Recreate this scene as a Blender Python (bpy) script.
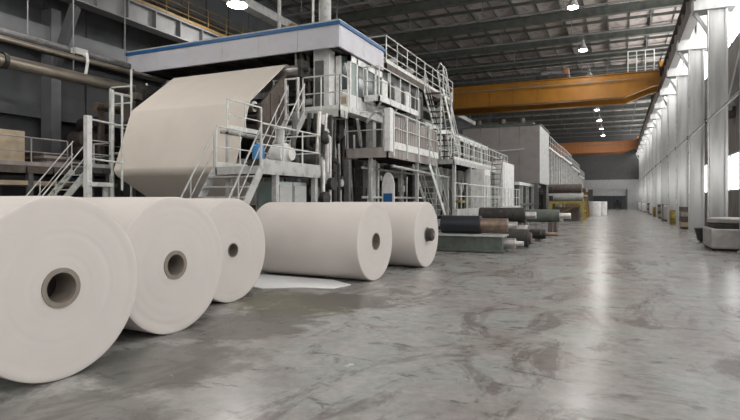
import bpy, bmesh, math, random
from mathutils import Vector, Matrix
random.seed(7)
PI = math.pi
for o in list(bpy.data.objects): bpy.data.objects.remove(o)
SC = bpy.context.scene
COL = SC.collection

# ------------------------------------------------------------------ camera
YAW = math.atan(248/545)
cd = bpy.data.cameras.new('camera'); cam = bpy.data.objects.new('camera', cd); COL.objects.link(cam)
cam.location = (0, 0, 1.7); cam.rotation_euler = (PI/2, 0, YAW)
cd.sensor_width = 36; cd.lens = 36*545/740; cd.shift_y = -10/740; cd.clip_end = 400
SC.camera = cam
# ------------------------------------------------------------------ world, exposure
W = bpy.data.worlds.new('sky'); SC.world = W; W.use_nodes = True
bg = W.node_tree.nodes['Background']; bg.inputs[0].default_value = (0.9, 0.95, 1.0, 1); bg.inputs[1].default_value = 1.0
SC.view_settings.view_transform = 'Standard'; SC.view_settings.look = 'None'
SC.view_settings.gamma = 1; SC.view_settings.exposure = -0.05
LAMP_W = 200; WIN_E = 9.5; LOW_E = 5.0

# ------------------------------------------------------------------ materials
def mat(name, col, rough=0.6, metal=0.0, vary=0.15, scale=3.0, bump=0.0, stretch=(1,1,1), dirt=None, dirt_amt=0.0):
    m = bpy.data.materials.new(name); m.use_nodes = True
    nt = m.node_tree; b = nt.nodes['Principled BSDF']
    b.inputs['Roughness'].default_value = rough; b.inputs['Metallic'].default_value = metal
    tc = nt.nodes.new('ShaderNodeTexCoord'); mp = nt.nodes.new('ShaderNodeMapping')
    mp.inputs['Scale'].default_value = stretch
    nt.links.new(tc.outputs['Object'], mp.inputs[0])
    n = nt.nodes.new('ShaderNodeTexNoise'); n.inputs['Scale'].default_value = scale; n.inputs['Detail'].default_value = 5
    nt.links.new(mp.outputs[0], n.inputs['Vector'])
    r = nt.nodes.new('ShaderNodeValToRGB')
    r.color_ramp.elements[0].position = 0.3; r.color_ramp.elements[1].position = 0.7
    r.color_ramp.elements[0].color = tuple(c*(1-vary) for c in col)+(1,)
    r.color_ramp.elements[1].color = tuple(min(1, c*(1+vary)) for c in col)+(1,)
    nt.links.new(n.outputs['Fac'], r.inputs[0]); out = r.outputs[0]
    if dirt:
        n2 = nt.nodes.new('ShaderNodeTexNoise'); n2.inputs['Scale'].default_value = scale*2.3; n2.inputs['Detail'].default_value = 8
        nt.links.new(mp.outputs[0], n2.inputs['Vector'])
        r2 = nt.nodes.new('ShaderNodeValToRGB'); r2.color_ramp.elements[0].position = 0.5; r2.color_ramp.elements[1].position = 0.68
        r2.color_ramp.elements[1].color = (dirt_amt,)*3+(1,)
        nt.links.new(n2.outputs['Fac'], r2.inputs[0])
        mx = nt.nodes.new('ShaderNodeMixRGB'); mx.inputs[2].default_value = tuple(dirt)+(1,)
        nt.links.new(r2.outputs[0], mx.inputs[0]); nt.links.new(out, mx.inputs[1]); out = mx.outputs[0]
    nt.links.new(out, b.inputs['Base Color'])
    if bump:
        bp = nt.nodes.new('ShaderNodeBump'); bp.inputs['Strength'].default_value = bump; bp.inputs['Distance'].default_value = 0.02
        nt.links.new(n.outputs['Fac'], bp.inputs['Height']); nt.links.new(bp.outputs[0], b.inputs['Normal'])
    return m
def emit(name, col, s):
    m = bpy.data.materials.new(name); m.use_nodes = True; b = m.node_tree.nodes['Principled BSDF']
    b.inputs['Base Color'].default_value = (.8,.8,.8,1); b.inputs['Emission Color'].default_value = tuple(col)+(1,); b.inputs['Emission Strength'].default_value = s
    return m
M = dict(
    paper=mat('paper', (.54,.50,.465), .85, vary=.03, scale=2, bump=.03),
    web=mat('web paper', (.70,.635,.56), .9, vary=.03, scale=1.2),
    core=mat('core board', (.20,.17,.14), .8, scale=8),
    core_shade=mat('core hole shade', (.02,.015,.012), .9),  # near-black, the darkness of the core hole put into colour
    steel=mat('bare steel', (.50,.48,.46), .35, .85, vary=.2, scale=4),
    pipe=mat('pipe steel', (.27,.24,.20), .32, .8, vary=.2, scale=2),
    galv=mat('galvanised rail', (.58,.59,.55), .55, .1, vary=.2, scale=5),
    grey=mat('machine grey paint', (.12,.12,.117), .6, vary=.25, scale=2, dirt=(.07,.06,.05), dirt_amt=.7),
    lgrey=mat('light grey paint', (.42,.42,.40), .55, vary=.12, scale=2, dirt=(.18,.16,.14), dirt_amt=.5),
    white=mat('white paint', (.68,.67,.65), .5, vary=.06, scale=2, dirt=(.3,.28,.25), dirt_amt=.4),
    hood=mat('hood cladding', (.50,.49,.52), .5, vary=.05, scale=.8, dirt=(.40,.38,.38), dirt_amt=.4),
    blue=mat('blue trim', (.012,.095,.25), .45, vary=.1),
    bluep=mat('blue plastic', (.05,.22,.50), .4, vary=.1),
    dark=mat('dark machine steel', (.03,.028,.026), .6, .2, vary=.4, scale=3, dirt=(.09,.075,.06), dirt_amt=.5),
    brown=mat('brown oxide steel', (.085,.065,.055), .65, vary=.3, scale=2, dirt=(.15,.12,.10), dirt_amt=.5),
    green=mat('grey green paint', (.085,.10,.085), .6, vary=.3, scale=2, dirt=(.06,.05,.04), dirt_amt=.6),
    pink=mat('weathered boards', (.30,.265,.25), .8, vary=.25, scale=3, stretch=(1,1,.2)),
    rubber=mat('black rubber', (.012,.014,.02), .45, vary=.3, scale=3),
    rustroll=mat('rusty roll steel', (.22,.17,.14), .4, .6, vary=.35, scale=5, dirt=(.30,.16,.07), dirt_amt=.6),
    orange=mat('crane orange paint', (.30,.13,.014), .3, vary=.1, scale=1, dirt=(.22,.09,.015), dirt_amt=.5),
    orange2=mat('far crane orange paint', (.36,.14,.04), .5, vary=.1),
    yellow=mat('yellow paint', (.30,.24,.055), .55, vary=.3, scale=3, dirt=(.2,.13,.05), dirt_amt=.7),
    ochre=mat('ochre paint', (.24,.15,.04), .6, vary=.2),
    tan=mat('tan cardboard', (.42,.34,.24), .85),
    beige=mat('grey beige cladding', (.27,.245,.235), .7, vary=.06, scale=.6, dirt=(.2,.18,.13), dirt_amt=.5),
    wallL=mat('dark grey wall', (.07,.073,.077), .8, vary=.15, scale=.7, dirt=(.05,.05,.05), dirt_amt=.6),
    wallR=mat('right wall cladding', (.17,.155,.145), .7, vary=.15, scale=1.2, dirt=(.12,.09,.07), dirt_amt=.7, stretch=(1,1,.3)),
    wallF=mat('far wall cladding', (.10,.10,.10), .8, vary=.1),
    wallF2=mat('far light panel', (.40,.40,.40), .7, vary=.1),
    colm=mat('column paint', (.43,.43,.42), .5, vary=.2, scale=.8, dirt=(.17,.16,.15), dirt_amt=.6, stretch=(1,1,.12)),
    roof=mat('roof deck', (.42,.365,.335), .75, vary=.22, scale=1.0, dirt=(.13,.11,.10), dirt_amt=.6),
    truss=mat('roof steel', (.085,.09,.078), .6, vary=.3, scale=2),
    girder=mat('girder grey', (.20,.20,.20), .6, vary=.15, scale=1),
    dgird=mat('shade-toned girder grey', (.11,.11,.115), .6, vary=.15, scale=1),  # darker girder grey; the dimness at the left is put into it
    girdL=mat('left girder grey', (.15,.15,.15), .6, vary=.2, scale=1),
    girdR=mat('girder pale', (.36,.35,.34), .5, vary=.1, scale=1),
    conc=mat('raw concrete', (.38,.36,.345), .85, vary=.2, scale=3, bump=.3),
    glassd=mat('dark glass', (.06,.08,.08), .12, vary=.1),
    gp=mat('greenish glass', (.22,.27,.25), .2, vary=.15),
    win=emit('frosted daylight pane', (1,1,1), WIN_E),
    winlow=emit('frosted lower pane', (1,1,1), LOW_E),
    backfill=emit('added back fill pane', (1,1,1), 2.2),  # glow of the added fill windows behind the camera
    lamp=emit('lamp glow', (1,.98,.95), 40),
    sheet=mat('loose white sheet', (.66,.66,.66), .8, vary=.04),
)
def floor_mat():
    m = bpy.data.materials.new('polished concrete'); m.use_nodes = True
    nt = m.node_tree; N = nt.nodes; L = nt.links; b = N['Principled BSDF']
    tc = N.new('ShaderNodeNewGeometry')
    def noise(sc, det=6, rgh=.6, stretch=(1,1,1), dist=0):
        mp = N.new('ShaderNodeMapping'); mp.inputs['Scale'].default_value = stretch
        L.new(tc.outputs['Position'], mp.inputs[0])
        n = N.new('ShaderNodeTexNoise'); n.inputs['Scale'].default_value = sc; n.inputs['Detail'].default_value = det
        n.inputs['Roughness'].default_value = rgh; n.inputs['Distortion'].default_value = dist
        L.new(mp.outputs[0], n.inputs['Vector']); return n.outputs['Fac']
    def ramp(inp, p0, p1, c0=(0,0,0), c1=(1,1,1)):
        r = N.new('ShaderNodeValToRGB'); e = r.color_ramp.elements
        e[0].position = p0; e[1].position = p1; e[0].color = tuple(c0)+(1,); e[1].color = tuple(c1)+(1,)
        L.new(inp, r.inputs[0]); return r.outputs[0]
    def mix(f, a, c, amt=1.0):
        mx = N.new('ShaderNodeMixRGB')
        if amt < 1:
            ml = N.new('ShaderNodeMath'); ml.operation = 'MULTIPLY'; ml.inputs[1].default_value = amt; L.new(f, ml.inputs[0]); f = ml.outputs[0]
        L.new(f, mx.inputs[0]); L.new(a, mx.inputs[1])
        if isinstance(c, tuple): mx.inputs[2].default_value = c+(1,)
        else: L.new(c, mx.inputs[2])
        return mx.outputs[0]
    base = ramp(noise(.5, 4), .42, .58, (.225,.205,.195), (.25,.262,.248))
    base = mix(ramp(noise(1.9, 5), .40, .66), base, (.33,.315,.30), .6)
    base = mix(ramp(noise(1.0, 8, .72, (1,.5,1), 1.2), .51, .60), base, (.105,.092,.083), .72)
    base = mix(ramp(noise(2.6, 8, .75, (.6,1.3,1), .8), .57, .63), base, (.07,.062,.055), .65)
    mu = N.new('ShaderNodeMixRGB'); mu.blend_type = 'MULTIPLY'; mu.inputs[0].default_value = 1
    L.new(base, mu.inputs[1]); L.new(ramp(noise(7, 7, .7), .3, .7, (.78,.78,.78), (1.12,1.12,1.12)), mu.inputs[2]); base = mu.outputs[0]
    # stains and darker patches beside the rolls: radial masks broken by noise
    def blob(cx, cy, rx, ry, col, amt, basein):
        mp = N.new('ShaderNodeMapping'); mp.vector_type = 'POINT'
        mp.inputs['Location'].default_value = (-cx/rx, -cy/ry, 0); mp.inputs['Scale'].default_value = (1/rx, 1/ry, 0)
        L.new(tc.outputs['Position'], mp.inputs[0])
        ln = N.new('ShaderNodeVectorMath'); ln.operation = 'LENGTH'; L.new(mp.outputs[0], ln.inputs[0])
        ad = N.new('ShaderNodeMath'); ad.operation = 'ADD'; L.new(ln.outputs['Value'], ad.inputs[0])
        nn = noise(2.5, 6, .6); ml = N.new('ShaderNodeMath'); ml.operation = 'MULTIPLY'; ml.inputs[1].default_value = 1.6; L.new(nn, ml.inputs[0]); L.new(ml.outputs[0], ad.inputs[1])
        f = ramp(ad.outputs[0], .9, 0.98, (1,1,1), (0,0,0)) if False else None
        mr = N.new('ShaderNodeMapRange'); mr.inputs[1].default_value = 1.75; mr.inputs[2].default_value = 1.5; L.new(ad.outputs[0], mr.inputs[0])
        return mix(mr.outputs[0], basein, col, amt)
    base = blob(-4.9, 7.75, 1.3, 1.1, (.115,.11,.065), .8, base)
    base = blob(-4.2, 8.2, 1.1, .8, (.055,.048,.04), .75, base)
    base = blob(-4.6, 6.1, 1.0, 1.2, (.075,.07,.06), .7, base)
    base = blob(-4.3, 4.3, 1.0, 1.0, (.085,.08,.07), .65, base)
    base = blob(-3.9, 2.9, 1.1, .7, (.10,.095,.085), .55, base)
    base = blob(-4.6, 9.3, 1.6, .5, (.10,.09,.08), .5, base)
    L.new(base, b.inputs['Base Color'])
    rr = N.new('ShaderNodeMapRange'); rr.inputs[3].default_value = .21; rr.inputs[4].default_value = .30; b.inputs['Specular IOR Level'].default_value = .32
    L.new(noise(1.7, 6), rr.inputs[0]); L.new(rr.outputs[0], b.inputs['Roughness'])
    bp = N.new('ShaderNodeBump'); bp.inputs['Strength'].default_value = .06; bp.inputs['Distance'].default_value = .02
    L.new(noise(3, 3), bp.inputs['Height']); L.new(bp.outputs[0], b.inputs['Normal'])
    return m
M['floor'] = floor_mat()

# ------------------------------------------------------------------ builders
class MB:
    def __init__(s): s.v = []; s.f = []; s.smooth = set()
    def add(s, vs, fs, sm=False):
        n = len(s.v); s.v += [tuple(v) for v in vs]
        for q in fs:
            if sm: s.smooth.add(len(s.f))
            s.f.append(tuple(i+n for i in q))
        return s
    def box(s, x0, x1, y0, y1, z0, z1):
        vs = [(x,y,z) for x in (x0,x1) for y in (y0,y1) for z in (z0,z1)]
        return s.add(vs, [(0,1,3,2),(4,6,7,5),(0,4,5,1),(2,3,7,6),(0,2,6,4),(1,5,7,3)])
    def bar(s, a, b, w, h=None):          # square bar between two points
        h = h or w; a = Vector(a); b = Vector(b); d = (b-a).normalized()
        up = Vector((0,0,1)) if abs(d.z) < .95 else Vector((0,1,0))
        r = d.cross(up).normalized()*w/2; u = r.cross(d).normalized()*h/2
        vs = [p+i*r+j*u for p in (a,b) for i,j in ((-1,-1),(1,-1),(1,1),(-1,1))]
        return s.add(vs, [(3,2,1,0),(4,5,6,7),(0,1,5,4),(1,2,6,5),(2,3,7,6),(3,0,4,7)])
    def tube(s, a, b, r, n=8, r2=None):
        a = Vector(a); b = Vector(b); d = (b-a).normalized(); r2 = r if r2 is None else r2
        up = Vector((0,0,1)) if abs(d.z) < .95 else Vector((0,1,0))
        x = d.cross(up).normalized(); y = x.cross(d)
        vs = [a+(x*math.cos(t)+y*math.sin(t))*r for t in [2*PI*i/n for i in range(n)]]
        vs += [b+(x*math.cos(t)+y*math.sin(t))*r2 for t in [2*PI*i/n for i in range(n)]]
        s.add(vs, [(i,(i+1)%n,n+(i+1)%n,n+i) for i in range(n)], True)
        m = len(s.v)-2*n
        s.f.append(tuple(m+i for i in reversed(range(n)))); s.f.append(tuple(m+n+i for i in range(n)))
        return s
    def path(s, pts, r, n=6):
        for a, b in zip(pts, pts[1:]): s.tube(a, b, r, n)
        return s
    def lathe_x(s, prof, cy, cz, n=64, sm=True, caps=False):   # profile [(x, r)] about an axis along X
        vs = [(x, cy+r*math.cos(2*PI*i/n), cz+r*math.sin(2*PI*i/n)) for x, r in prof for i in range(n)]
        s.add(vs, [(k*n+i, k*n+(i+1)%n, (k+1)*n+(i+1)%n, (k+1)*n+i) for k in range(len(prof)-1) for i in range(n)], sm)
        if caps:
            m = len(s.v)-len(vs)
            s.f.append(tuple(m+i for i in reversed(range(n)))); s.f.append(tuple(m+(len(prof)-1)*n+i for i in range(n)))
        return s
    def lathe_z(s, prof, cx, cy, n=24, sm=True):
        vs = [(cx+r*math.cos(2*PI*i/n), cy+r*math.sin(2*PI*i/n), z) for z, r in prof for i in range(n)]
        s.add(vs, [(k*n+i, k*n+(i+1)%n, (k+1)*n+(i+1)%n, (k+1)*n+i) for k in range(len(prof)-1) for i in range(n)], sm)
        m = len(s.v)-len(vs)
        s.f.append(tuple(m+i for i in reversed(range(n)))); s.f.append(tuple(m+(len(prof)-1)*n+i for i in range(n)))
        return s
    def build(s, name, m, parent=None, bevel=0.0):
        me = bpy.data.meshes.new(name)
        org = Vector((0,0,0))
        if parent is not None:
            p = parent
            while p is not None: org += p.location; p = p.parent
        elif s.v:
            xs, ys, zs = zip(*s.v); org = Vector(((min(xs)+max(xs))/2, (min(ys)+max(ys))/2, min(zs)))
        me.from_pydata([Vector(v)-org for v in s.v], [], s.f)
        me.polygons.foreach_set('use_smooth', [i in s.smooth for i in range(len(s.f))])
        me.validate(); 
        bm = bmesh.new(); bm.from_mesh(me); bmesh.ops.recalc_face_normals(bm, faces=bm.faces); bm.to_mesh(me); bm.free()
        me.materials.append(M[m] if isinstance(m, str) else m)
        if s.smooth:
            try: me.set_sharp_from_angle(angle=math.radians(35))
            except Exception: pass
        o = bpy.data.objects.new(name, me); COL.objects.link(o)
        if parent is not None: o.parent = parent
        else: o.location = org
        if bevel:
            b = o.modifiers.new('bevel', 'BEVEL'); b.width = bevel; b.segments = 2
        return o
def tag(o, label, cat, group=None):
    o['label'] = label; o['category'] = cat
    if group: o['group'] = group
    return o
def thing(name, label, cat, loc=(0,0,0), group=None):
    o = bpy.data.objects.new(name, None); COL.objects.link(o); o.location = loc; o.empty_display_size = .2
    return tag(o, label, cat, group)
def struct(name, mb, m, parent=None):
    o = mb.build(name, m, parent)
    if parent is None: o['kind'] = 'structure'
    return o
def copy_part(o, dx=0, dy=0, dz=0, parent=None):
    c = o.copy(); COL.objects.link(c); c.parent = parent or o.parent; c.location = o.location+Vector((dx,dy,dz)); return c

def railing(root, a, b, z, h=1.1, n=None, m='galv', toe=True, rr=.024, slopez=None, mid=1):
    """posts, top rail, mid rails and toe board along a -> b (xy), deck height z (z2 at b if given)"""
    z2 = z if slopez is None else slopez
    A = Vector((a[0],a[1],z)); B = Vector((b[0],b[1],z2)); Ln = (B-A).length
    n = n or max(1, round(Ln/1.2))
    for i in range(n+1):
        p = A.lerp(B, i/n); MB().tube(p, p+Vector((0,0,h)), rr, 6).build('post', m, root)
    U = Vector((0,0,h)); MB().tube(A+U, B+U, rr*1.05, 6).build('handrail', m, root)
    for k in range(mid):
        U = Vector((0,0,h*(k+1)/(mid+1))); MB().tube(A+U, B+U, rr*.8, 6).build('mid_rail', m, root)
    if toe: MB().bar(A+Vector((0,0,.07)), B+Vector((0,0,.07)), .015, .13).build('toe_board', m, root)
def stair(label, x0, x1, ytop, ztop, ybot, zbot, m='galv', n=None, group=None, rails=True, name='steel_stair', mt=None):
    root = thing(name, label, 'stairs', ((x0+x1)/2, ybot, zbot), group)
    n = n or max(3, round((ztop-zbot)/.24))
    for x in (x0, x1): MB().bar((x,ytop,ztop-.1), (x,ybot,zbot+.02), .03, .22).build('stringer', m, root)
    for i in range(1, n):
        t = i/n; y = ytop+(ybot-ytop)*t; z = ztop+(zbot-ztop)*t
        MB().box(x0+.02, x1-.02, y-.13, y+.13, z-.04, z).build('tread', mt or m, root)
    if rails:
        for x in (x0, x1):
            s = 1 if ybot < ytop else -1
            MB().path([(x,ytop,ztop+.95),(x,ybot,zbot+.95),(x,ybot-s*.12,zbot+.75),(x,ybot-s*.05,zbot+.3)], .022).build('handrail', m, root)
            MB().tube((x,ytop,ztop+.5), (x,ybot,zbot+.5), .016, 6).build('mid_rail', m, root)
            for t in (.02, .5, .97):
                y = ytop+(ybot-ytop)*t; z = ztop+(zbot-ztop)*t
                MB().tube((x,y,z-.05), (x,y,z+.95), .02, 6).build('post', m, root)
    return root
def deck(root, x0, x1, y0, y1, z, th=.16, m='lgrey', under='dark'):
    MB().box(x0, x1, y0, y1, z-.04, z).build('deck_plate', m, root)
    for a in ((x0,x0+.06,y0,y1),(x1-.06,x1,y0,y1),(x0,x1,y0,y0+.06),(x0,x1,y1-.06,y1)):
        MB().box(*a, z-th, z-.04).build('edge_beam', m, root)
    n = max(2, round((y1-y0)/1.0))
    for i in range(1, n):
        y = y0+(y1-y0)*i/n; MB().box(x0, x1, y-.03, y+.03, z-th, z-.04).build('joist', under, root)

# ================================================================== SETTING
YB, YF = -14, 112; XL, XR = -21, 5; ZR = 15
fl = struct('floor', MB().box(XL, XR+.4, YB, YF+8, -.2, 0), 'floor')
struct('wall_left', MB().box(XL-.3, XL, YB, YF, 0, ZR), 'wallL')
struct('wall_back', MB().box(XL, XR, YB-.3, YB, 0, ZR), 'wallF2')
for k in range(4):  # window band added on the unseen back wall to light camera-facing surfaces
    x0 = -18+k*5.6; w = struct('window_%d' % (101+k), MB().box(x0, x0+4.6, YB-.02, YB+.06, 3.0, 3.1).box(x0, x0+4.6, YB-.02, YB+.06, 8.9, 9.0).box(x0, x0+.1, YB-.02, YB+.06, 3.1, 8.9).box(x0+4.5, x0+4.6, YB-.02, YB+.06, 3.1, 8.9), 'girder')
    for j in range(3): MB().box(x0+.12+j*1.47, x0+1.5+j*1.47, YB+.0, YB+.03, 3.1, 8.9).build('pane', 'backfill', w)
# far wall with doorway
wf = struct('wall_far', MB().box(XL, XR, YF, YF+.3, 5.5, ZR), 'wallF')
MB().box(XL, XR, YF-.1, YF+.3, 3.7, 5.5).build('lintel_panel', 'wallF2', wf)
MB().box(XL, -4.6, YF, YF+.3, 0, 3.7).build('lower_panel', 'wallF', wf)
MB().box(1.6, XR, YF-.05, YF+.3, 0, 3.7).build('lower_panel', 'wallF2', wf)
for k in range(9): MB().box(XL, XR, YF-.06, YF, 6.3+k*.95, 6.36+k*.95).build('cladding_rib', 'wallF', wf)
MB().box(XL, XR, YF+7, YF+7.3, 0, 6).build('passage_end', 'wallF', wf)
d1 = struct('door_1', MB().box(-4.6, -4.35, YF-.12, YF+.35, 0, 3.7), 'wallF')
MB().box(1.35, 1.6, YF-.12, YF+.35, 0, 3.7).build('door_frame', 'wallF', d1)
MB().box(-4.35, 1.35, YF+.1, YF+.2, 2.5, 3.7).build('rolled_shutter', 'wallF2', d1)
# right wall: pilasters, panels, windows
COLY = [27.4+6.85*k for k in range(-6, 13)]
wr = struct('wall_right', MB().box(XR, XR+.3, YB, YF, 0, 1.2), 'wallR')
nwin = 0
panel0 = panel1 = None
for k, y in enumerate(COLY):
    y0, y1 = y+.0, min(y+6.85, YF)
    # panels between the window bands, six boards per bay
    for j in range(4):
        a = y0+(y1-y0)*j/4; b = y0+(y1-y0)*(j+1)/4
        MB().box(XR+(.0 if j%2 else .03), XR+.25, a+.01, b-.01, 4.0, 9.2).build('wall_panel', 'wallR', wr)
    MB().box(XR, XR+.3, y0, y1, 1.2, 2.1).build('sill_panel', 'wallR', wr)
    MB().box(XR, XR+.3, y0, y1, 13.6, ZR).build('top_panel', 'wallR', wr)
    for (z0, z1, mm, nm) in ((2.1, 4.0, 'winlow', 3), (9.2, 13.6, 'win', 3)):
        nwin += 1
        f = MB().box(XR+.0, XR+.2, y0, y0+.12, z0, z1).box(XR, XR+.2, y1-.12, y1, z0, z1).box(XR, XR+.2, y0+.12, y1-.12, z0, z0+.1).box(XR, XR+.2, y0+.12, y1-.12, z1-.1, z1)
        w = struct('window_%d' % nwin, f, 'girder')
        for j in range(nm):
            a = y0+.12+(y1-y0-.24)*j/nm; b = y0+.12+(y1-y0-.24)*(j+1)/nm
            MB().box(XR+.1, XR+.13, a+.04, b-.04, z0+.1, z1-.1).build('pane', mm, w)
            if j: MB().box(XR+.05, XR+.17, a-.04, a+.04, z0+.1, z1-.1).build('mullion', 'girder', w)
MB().box(XR, XR+.3, YB, COLY[0], 1.2, ZR).build('wall_panel', 'wallR', wr)
for k, y in enumerate(COLY):
    c = MB().box(3.62, 4.12, y-.04+.0, y+.04, 0, 9.8)       # web of the column
    c.box(3.55, 3.66, y-.3, y+.3, 0, 9.8).box(4.12, 4.22, y-.3, y+.3, 0, 9.8)
    c.box(3.66, 4.12, y-.24, y-.18, 0, 9.8)                 # boxed-in near side
    co = c.build('column', 'colm', wr)
    MB().box(3.5, 4.3, y-.4, y+.4, 0, .06).build('base_plate', 'colm', co)
    MB().box(2.95, 4.5, y-.45, y+.45, 9.8, 10.35).build('bracket', 'colm', co)
    MB().bar((3.55,y,8.9), (3.05,y,9.8), .12, .14).build('knee_brace', 'colm', co)
    MB().box(3.9, 4.5, y-.3, y+.3, 10.35, 14.2).build('upper_shaft', 'colm', co)
    MB().tube((3.48,y-.4,0.0), (3.48,y-.4,9.75), .04, 8).build('downpipe', 'lgrey', co)
# left wall columns and beams
wl = bpy.data.objects['wall_left']
for y in (-6.5, 0.4, 7.3, 14.25, 21.1, 28, 35, 42, 49, 56):
    c = MB().box(-20.5, -19.9, y-.2, y+.2, 0, 9.1).build('column', 'dgird', wl)
    MB().bar((-20,y,6.8), (-18.8,y,9.1), .22, .4).build('bracket', 'wallL', c)
MB().box(-20.4, -20.0, YB, YF, 7.6, 8.4).build('wall_beam', 'dgird', wl)
MB().box(-20.9, -20.5, YB, YF, 4.9, 5.3).build('wall_beam', 'wallL', wl)
for k in range(40): MB().box(XL, XL+.05, YB+k*1.9, YB+.08+k*1.9, 0, 14).build('cladding_rib', 'wallL', wl)
# roof
ce = struct('ceiling', MB().box(XL, XR+.3, YB, YF, ZR+.12, ZR+.4), 'roof')
p0 = MB().box(-1.44, 1.44, -2.94, 2.94, ZR, ZR+.12).build('roof_panel', 'roof', ce)
P = []
for i in range(9):
    for j in range(21):
        P.append((XL+1.45+2.9*i, YB+3+6*j))
org = ce.location.copy()
p0.data.transform(Matrix.Translation(org)); 
p0.location = Vector((P[0][0], P[0][1], 0))-org
for (x, y) in P[1:]:
    c = p0.copy(); COL.objects.link(c); c.parent = ce; c.location = Vector((x, y, random.uniform(-.02,.0)))-org
for i in range(10):
    x = XL+2.9*i; MB().box(x-.07, x+.07, YB, YF, ZR-.25, ZR).build('purlin', 'truss', ce)
for i in range(9):
    x = XL+1.45+2.9*i; MB().box(x-.03, x+.03, YB, YF, ZR-.12, ZR).build('purlin', 'truss', ce)
for j in range(21):
    y = YB+6*j+.0
    t = MB().box(XL, XR, y-.04, y+.04, 14.2, 14.75).box(XL, XR, y-.2, y+.2, 14.7, 14.75).box(XL, XR, y-.2, y+.2, 14.15, 14.2)
    to = t.build('roof_beam', 'truss', ce)
    MB().box(XL, XR, y+2.9, y+2.98, 14.55, 14.75).build('cross_beam', 'truss', to)
    MB().tube((XL,y+1.2,13.35), (XR,y+1.2,13.35), .06, 8).build('tie_rod', 'girder', to)
    b = MB()
    for x in (-18,-13,-8,-3,2): b.tube((x,y+1.2,13.35), (x,y+1.2,14.9), .03, 6)
    b.build('hanger', 'girder', to)

# ================================================================== CRANE RUNWAYS, CRANES, LAMPS
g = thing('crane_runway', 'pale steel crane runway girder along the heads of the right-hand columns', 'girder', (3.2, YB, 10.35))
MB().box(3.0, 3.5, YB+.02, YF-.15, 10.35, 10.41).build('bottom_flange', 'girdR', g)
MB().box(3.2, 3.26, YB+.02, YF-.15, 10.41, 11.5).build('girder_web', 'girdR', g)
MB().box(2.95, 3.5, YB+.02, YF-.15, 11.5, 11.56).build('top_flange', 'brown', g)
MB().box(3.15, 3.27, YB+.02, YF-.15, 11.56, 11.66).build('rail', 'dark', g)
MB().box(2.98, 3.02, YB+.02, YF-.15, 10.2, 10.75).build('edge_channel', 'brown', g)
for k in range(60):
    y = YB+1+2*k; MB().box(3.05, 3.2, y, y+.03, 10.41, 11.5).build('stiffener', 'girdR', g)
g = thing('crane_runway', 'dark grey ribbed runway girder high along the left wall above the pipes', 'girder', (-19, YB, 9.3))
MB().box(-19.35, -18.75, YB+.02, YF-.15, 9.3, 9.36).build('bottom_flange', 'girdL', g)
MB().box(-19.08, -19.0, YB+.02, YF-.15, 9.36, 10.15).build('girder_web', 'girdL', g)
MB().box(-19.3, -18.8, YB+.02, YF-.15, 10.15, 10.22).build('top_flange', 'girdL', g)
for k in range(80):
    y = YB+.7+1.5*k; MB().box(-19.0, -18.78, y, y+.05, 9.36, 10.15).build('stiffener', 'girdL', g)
g = thing('runway_walkway', 'narrow catwalk with ochre rails on top of the left runway girder', 'walkway', (-19.6, 8, 10.2))
MB().box(-20.2, -18.9, 0, 60, 10.22, 10.3).build('deck_plate', 'brown', g)
railing(g, (-18.95, 12), (-18.95, 40), 10.3, 1.0, 20, 'ochre', mid=2)
railing(g, (-20.1, 12), (-20.1, 40), 10.3, 1.0, 14, 'brown', mid=2)
g = thing('roof_girder', 'pale grey box girder running lengthwise above the left catwalk, below the roof', 'girder', (-17, 5, 11.4))
MB().box(-17.3, -16.7, 5, 100, 11.3, 11.75).build('girder_box', 'lgrey', g)
for y in range(8, 100, 12): MB().tube((-17,y,11.75), (-17,y,15), .06, 8).build('hanger', 'girder', g)

def crane(y, label, m, cage=True):
    g = thing('bridge_crane', label, 'crane', (-8, y, 9.7))
    for dy in (0, 3.2):
        b = MB()
        # box girder with a shallower right end, closed section
        pr = [(-18.6,10.6),(-17.2,9.75),(.6,9.75),(2.4,10.4),(2.9,10.5),(2.9,11.5),(-18.6,11.5)]
        n = len(pr); b.add([(x,y+dy-.3,z) for x,z in pr]+[(x,y+dy+.3,z) for x,z in pr],
              [tuple(range(n)), tuple(range(2*n-1,n-1,-1))]+[(i,(i+1)%n,n+(i+1)%n,n+i) for i in range(n)])
        b.build('box_girder', m, g)
        MB().box(-18.6, 2.9, y+dy-.42, y+dy+.42, 11.5, 11.56).build('top_flange', m, g)
        MB().box(-17.2, .6, y+dy-.42, y+dy+.42, 9.7, 9.75).build('bottom_flange', m, g)
        MB().box(-18.4, 2.7, y+dy-.05, y+dy+.05, 11.56, 11.66).build('rail', 'dark', g)
    for x in (-18.7, 2.85): MB().box(x-.02, x+.38 if x > 0 else x+.4, y-1, y+4.2, 11.5+.17, 12.1).build('end_carriage', m, g)
    MB().box(-17, 1, y-.55, y-.45, 11.0, 11.05).build('cable_track', 'girder', g)
    return g
c = crane(47, 'large orange overhead bridge crane nearer the camera, spanning the hall', 'orange')
for k in range(9): MB().box(-16+k*2, -15.97+k*2, 46.67, 46.72, 9.8, 11.48).build('stiffener', 'orange', c)
railing(c, (.7, 46.6), (2.5, 46.6), 11.56, 1.6, 3, 'galv', toe=False, rr=.04)
railing(c, (-9.5, 46.6), (.7, 46.6), 11.56, .9, 7, 'dgird', toe=False)
crane(100, 'small dull orange bridge crane at the far end of the hall', 'orange2')
t = thing('crane_trolley', 'dark hoist trolley riding on the near orange crane', 'trolley', (-5, 48.6, 11.66))
MB().box(-6.2, -3.6, 46.9, 50.3, 11.7, 11.95).build('trolley_frame', 'dark', t)
MB().lathe_x([(-5.9,.35),(-4.2,.35)], 48.2, 12.35, 20, caps=True).build('winch_drum', 'steel', t)
MB().box(-4.1, -3.7, 47.7, 48.6, 11.95, 12.6).build('gearbox', 'orange2', t)
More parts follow.
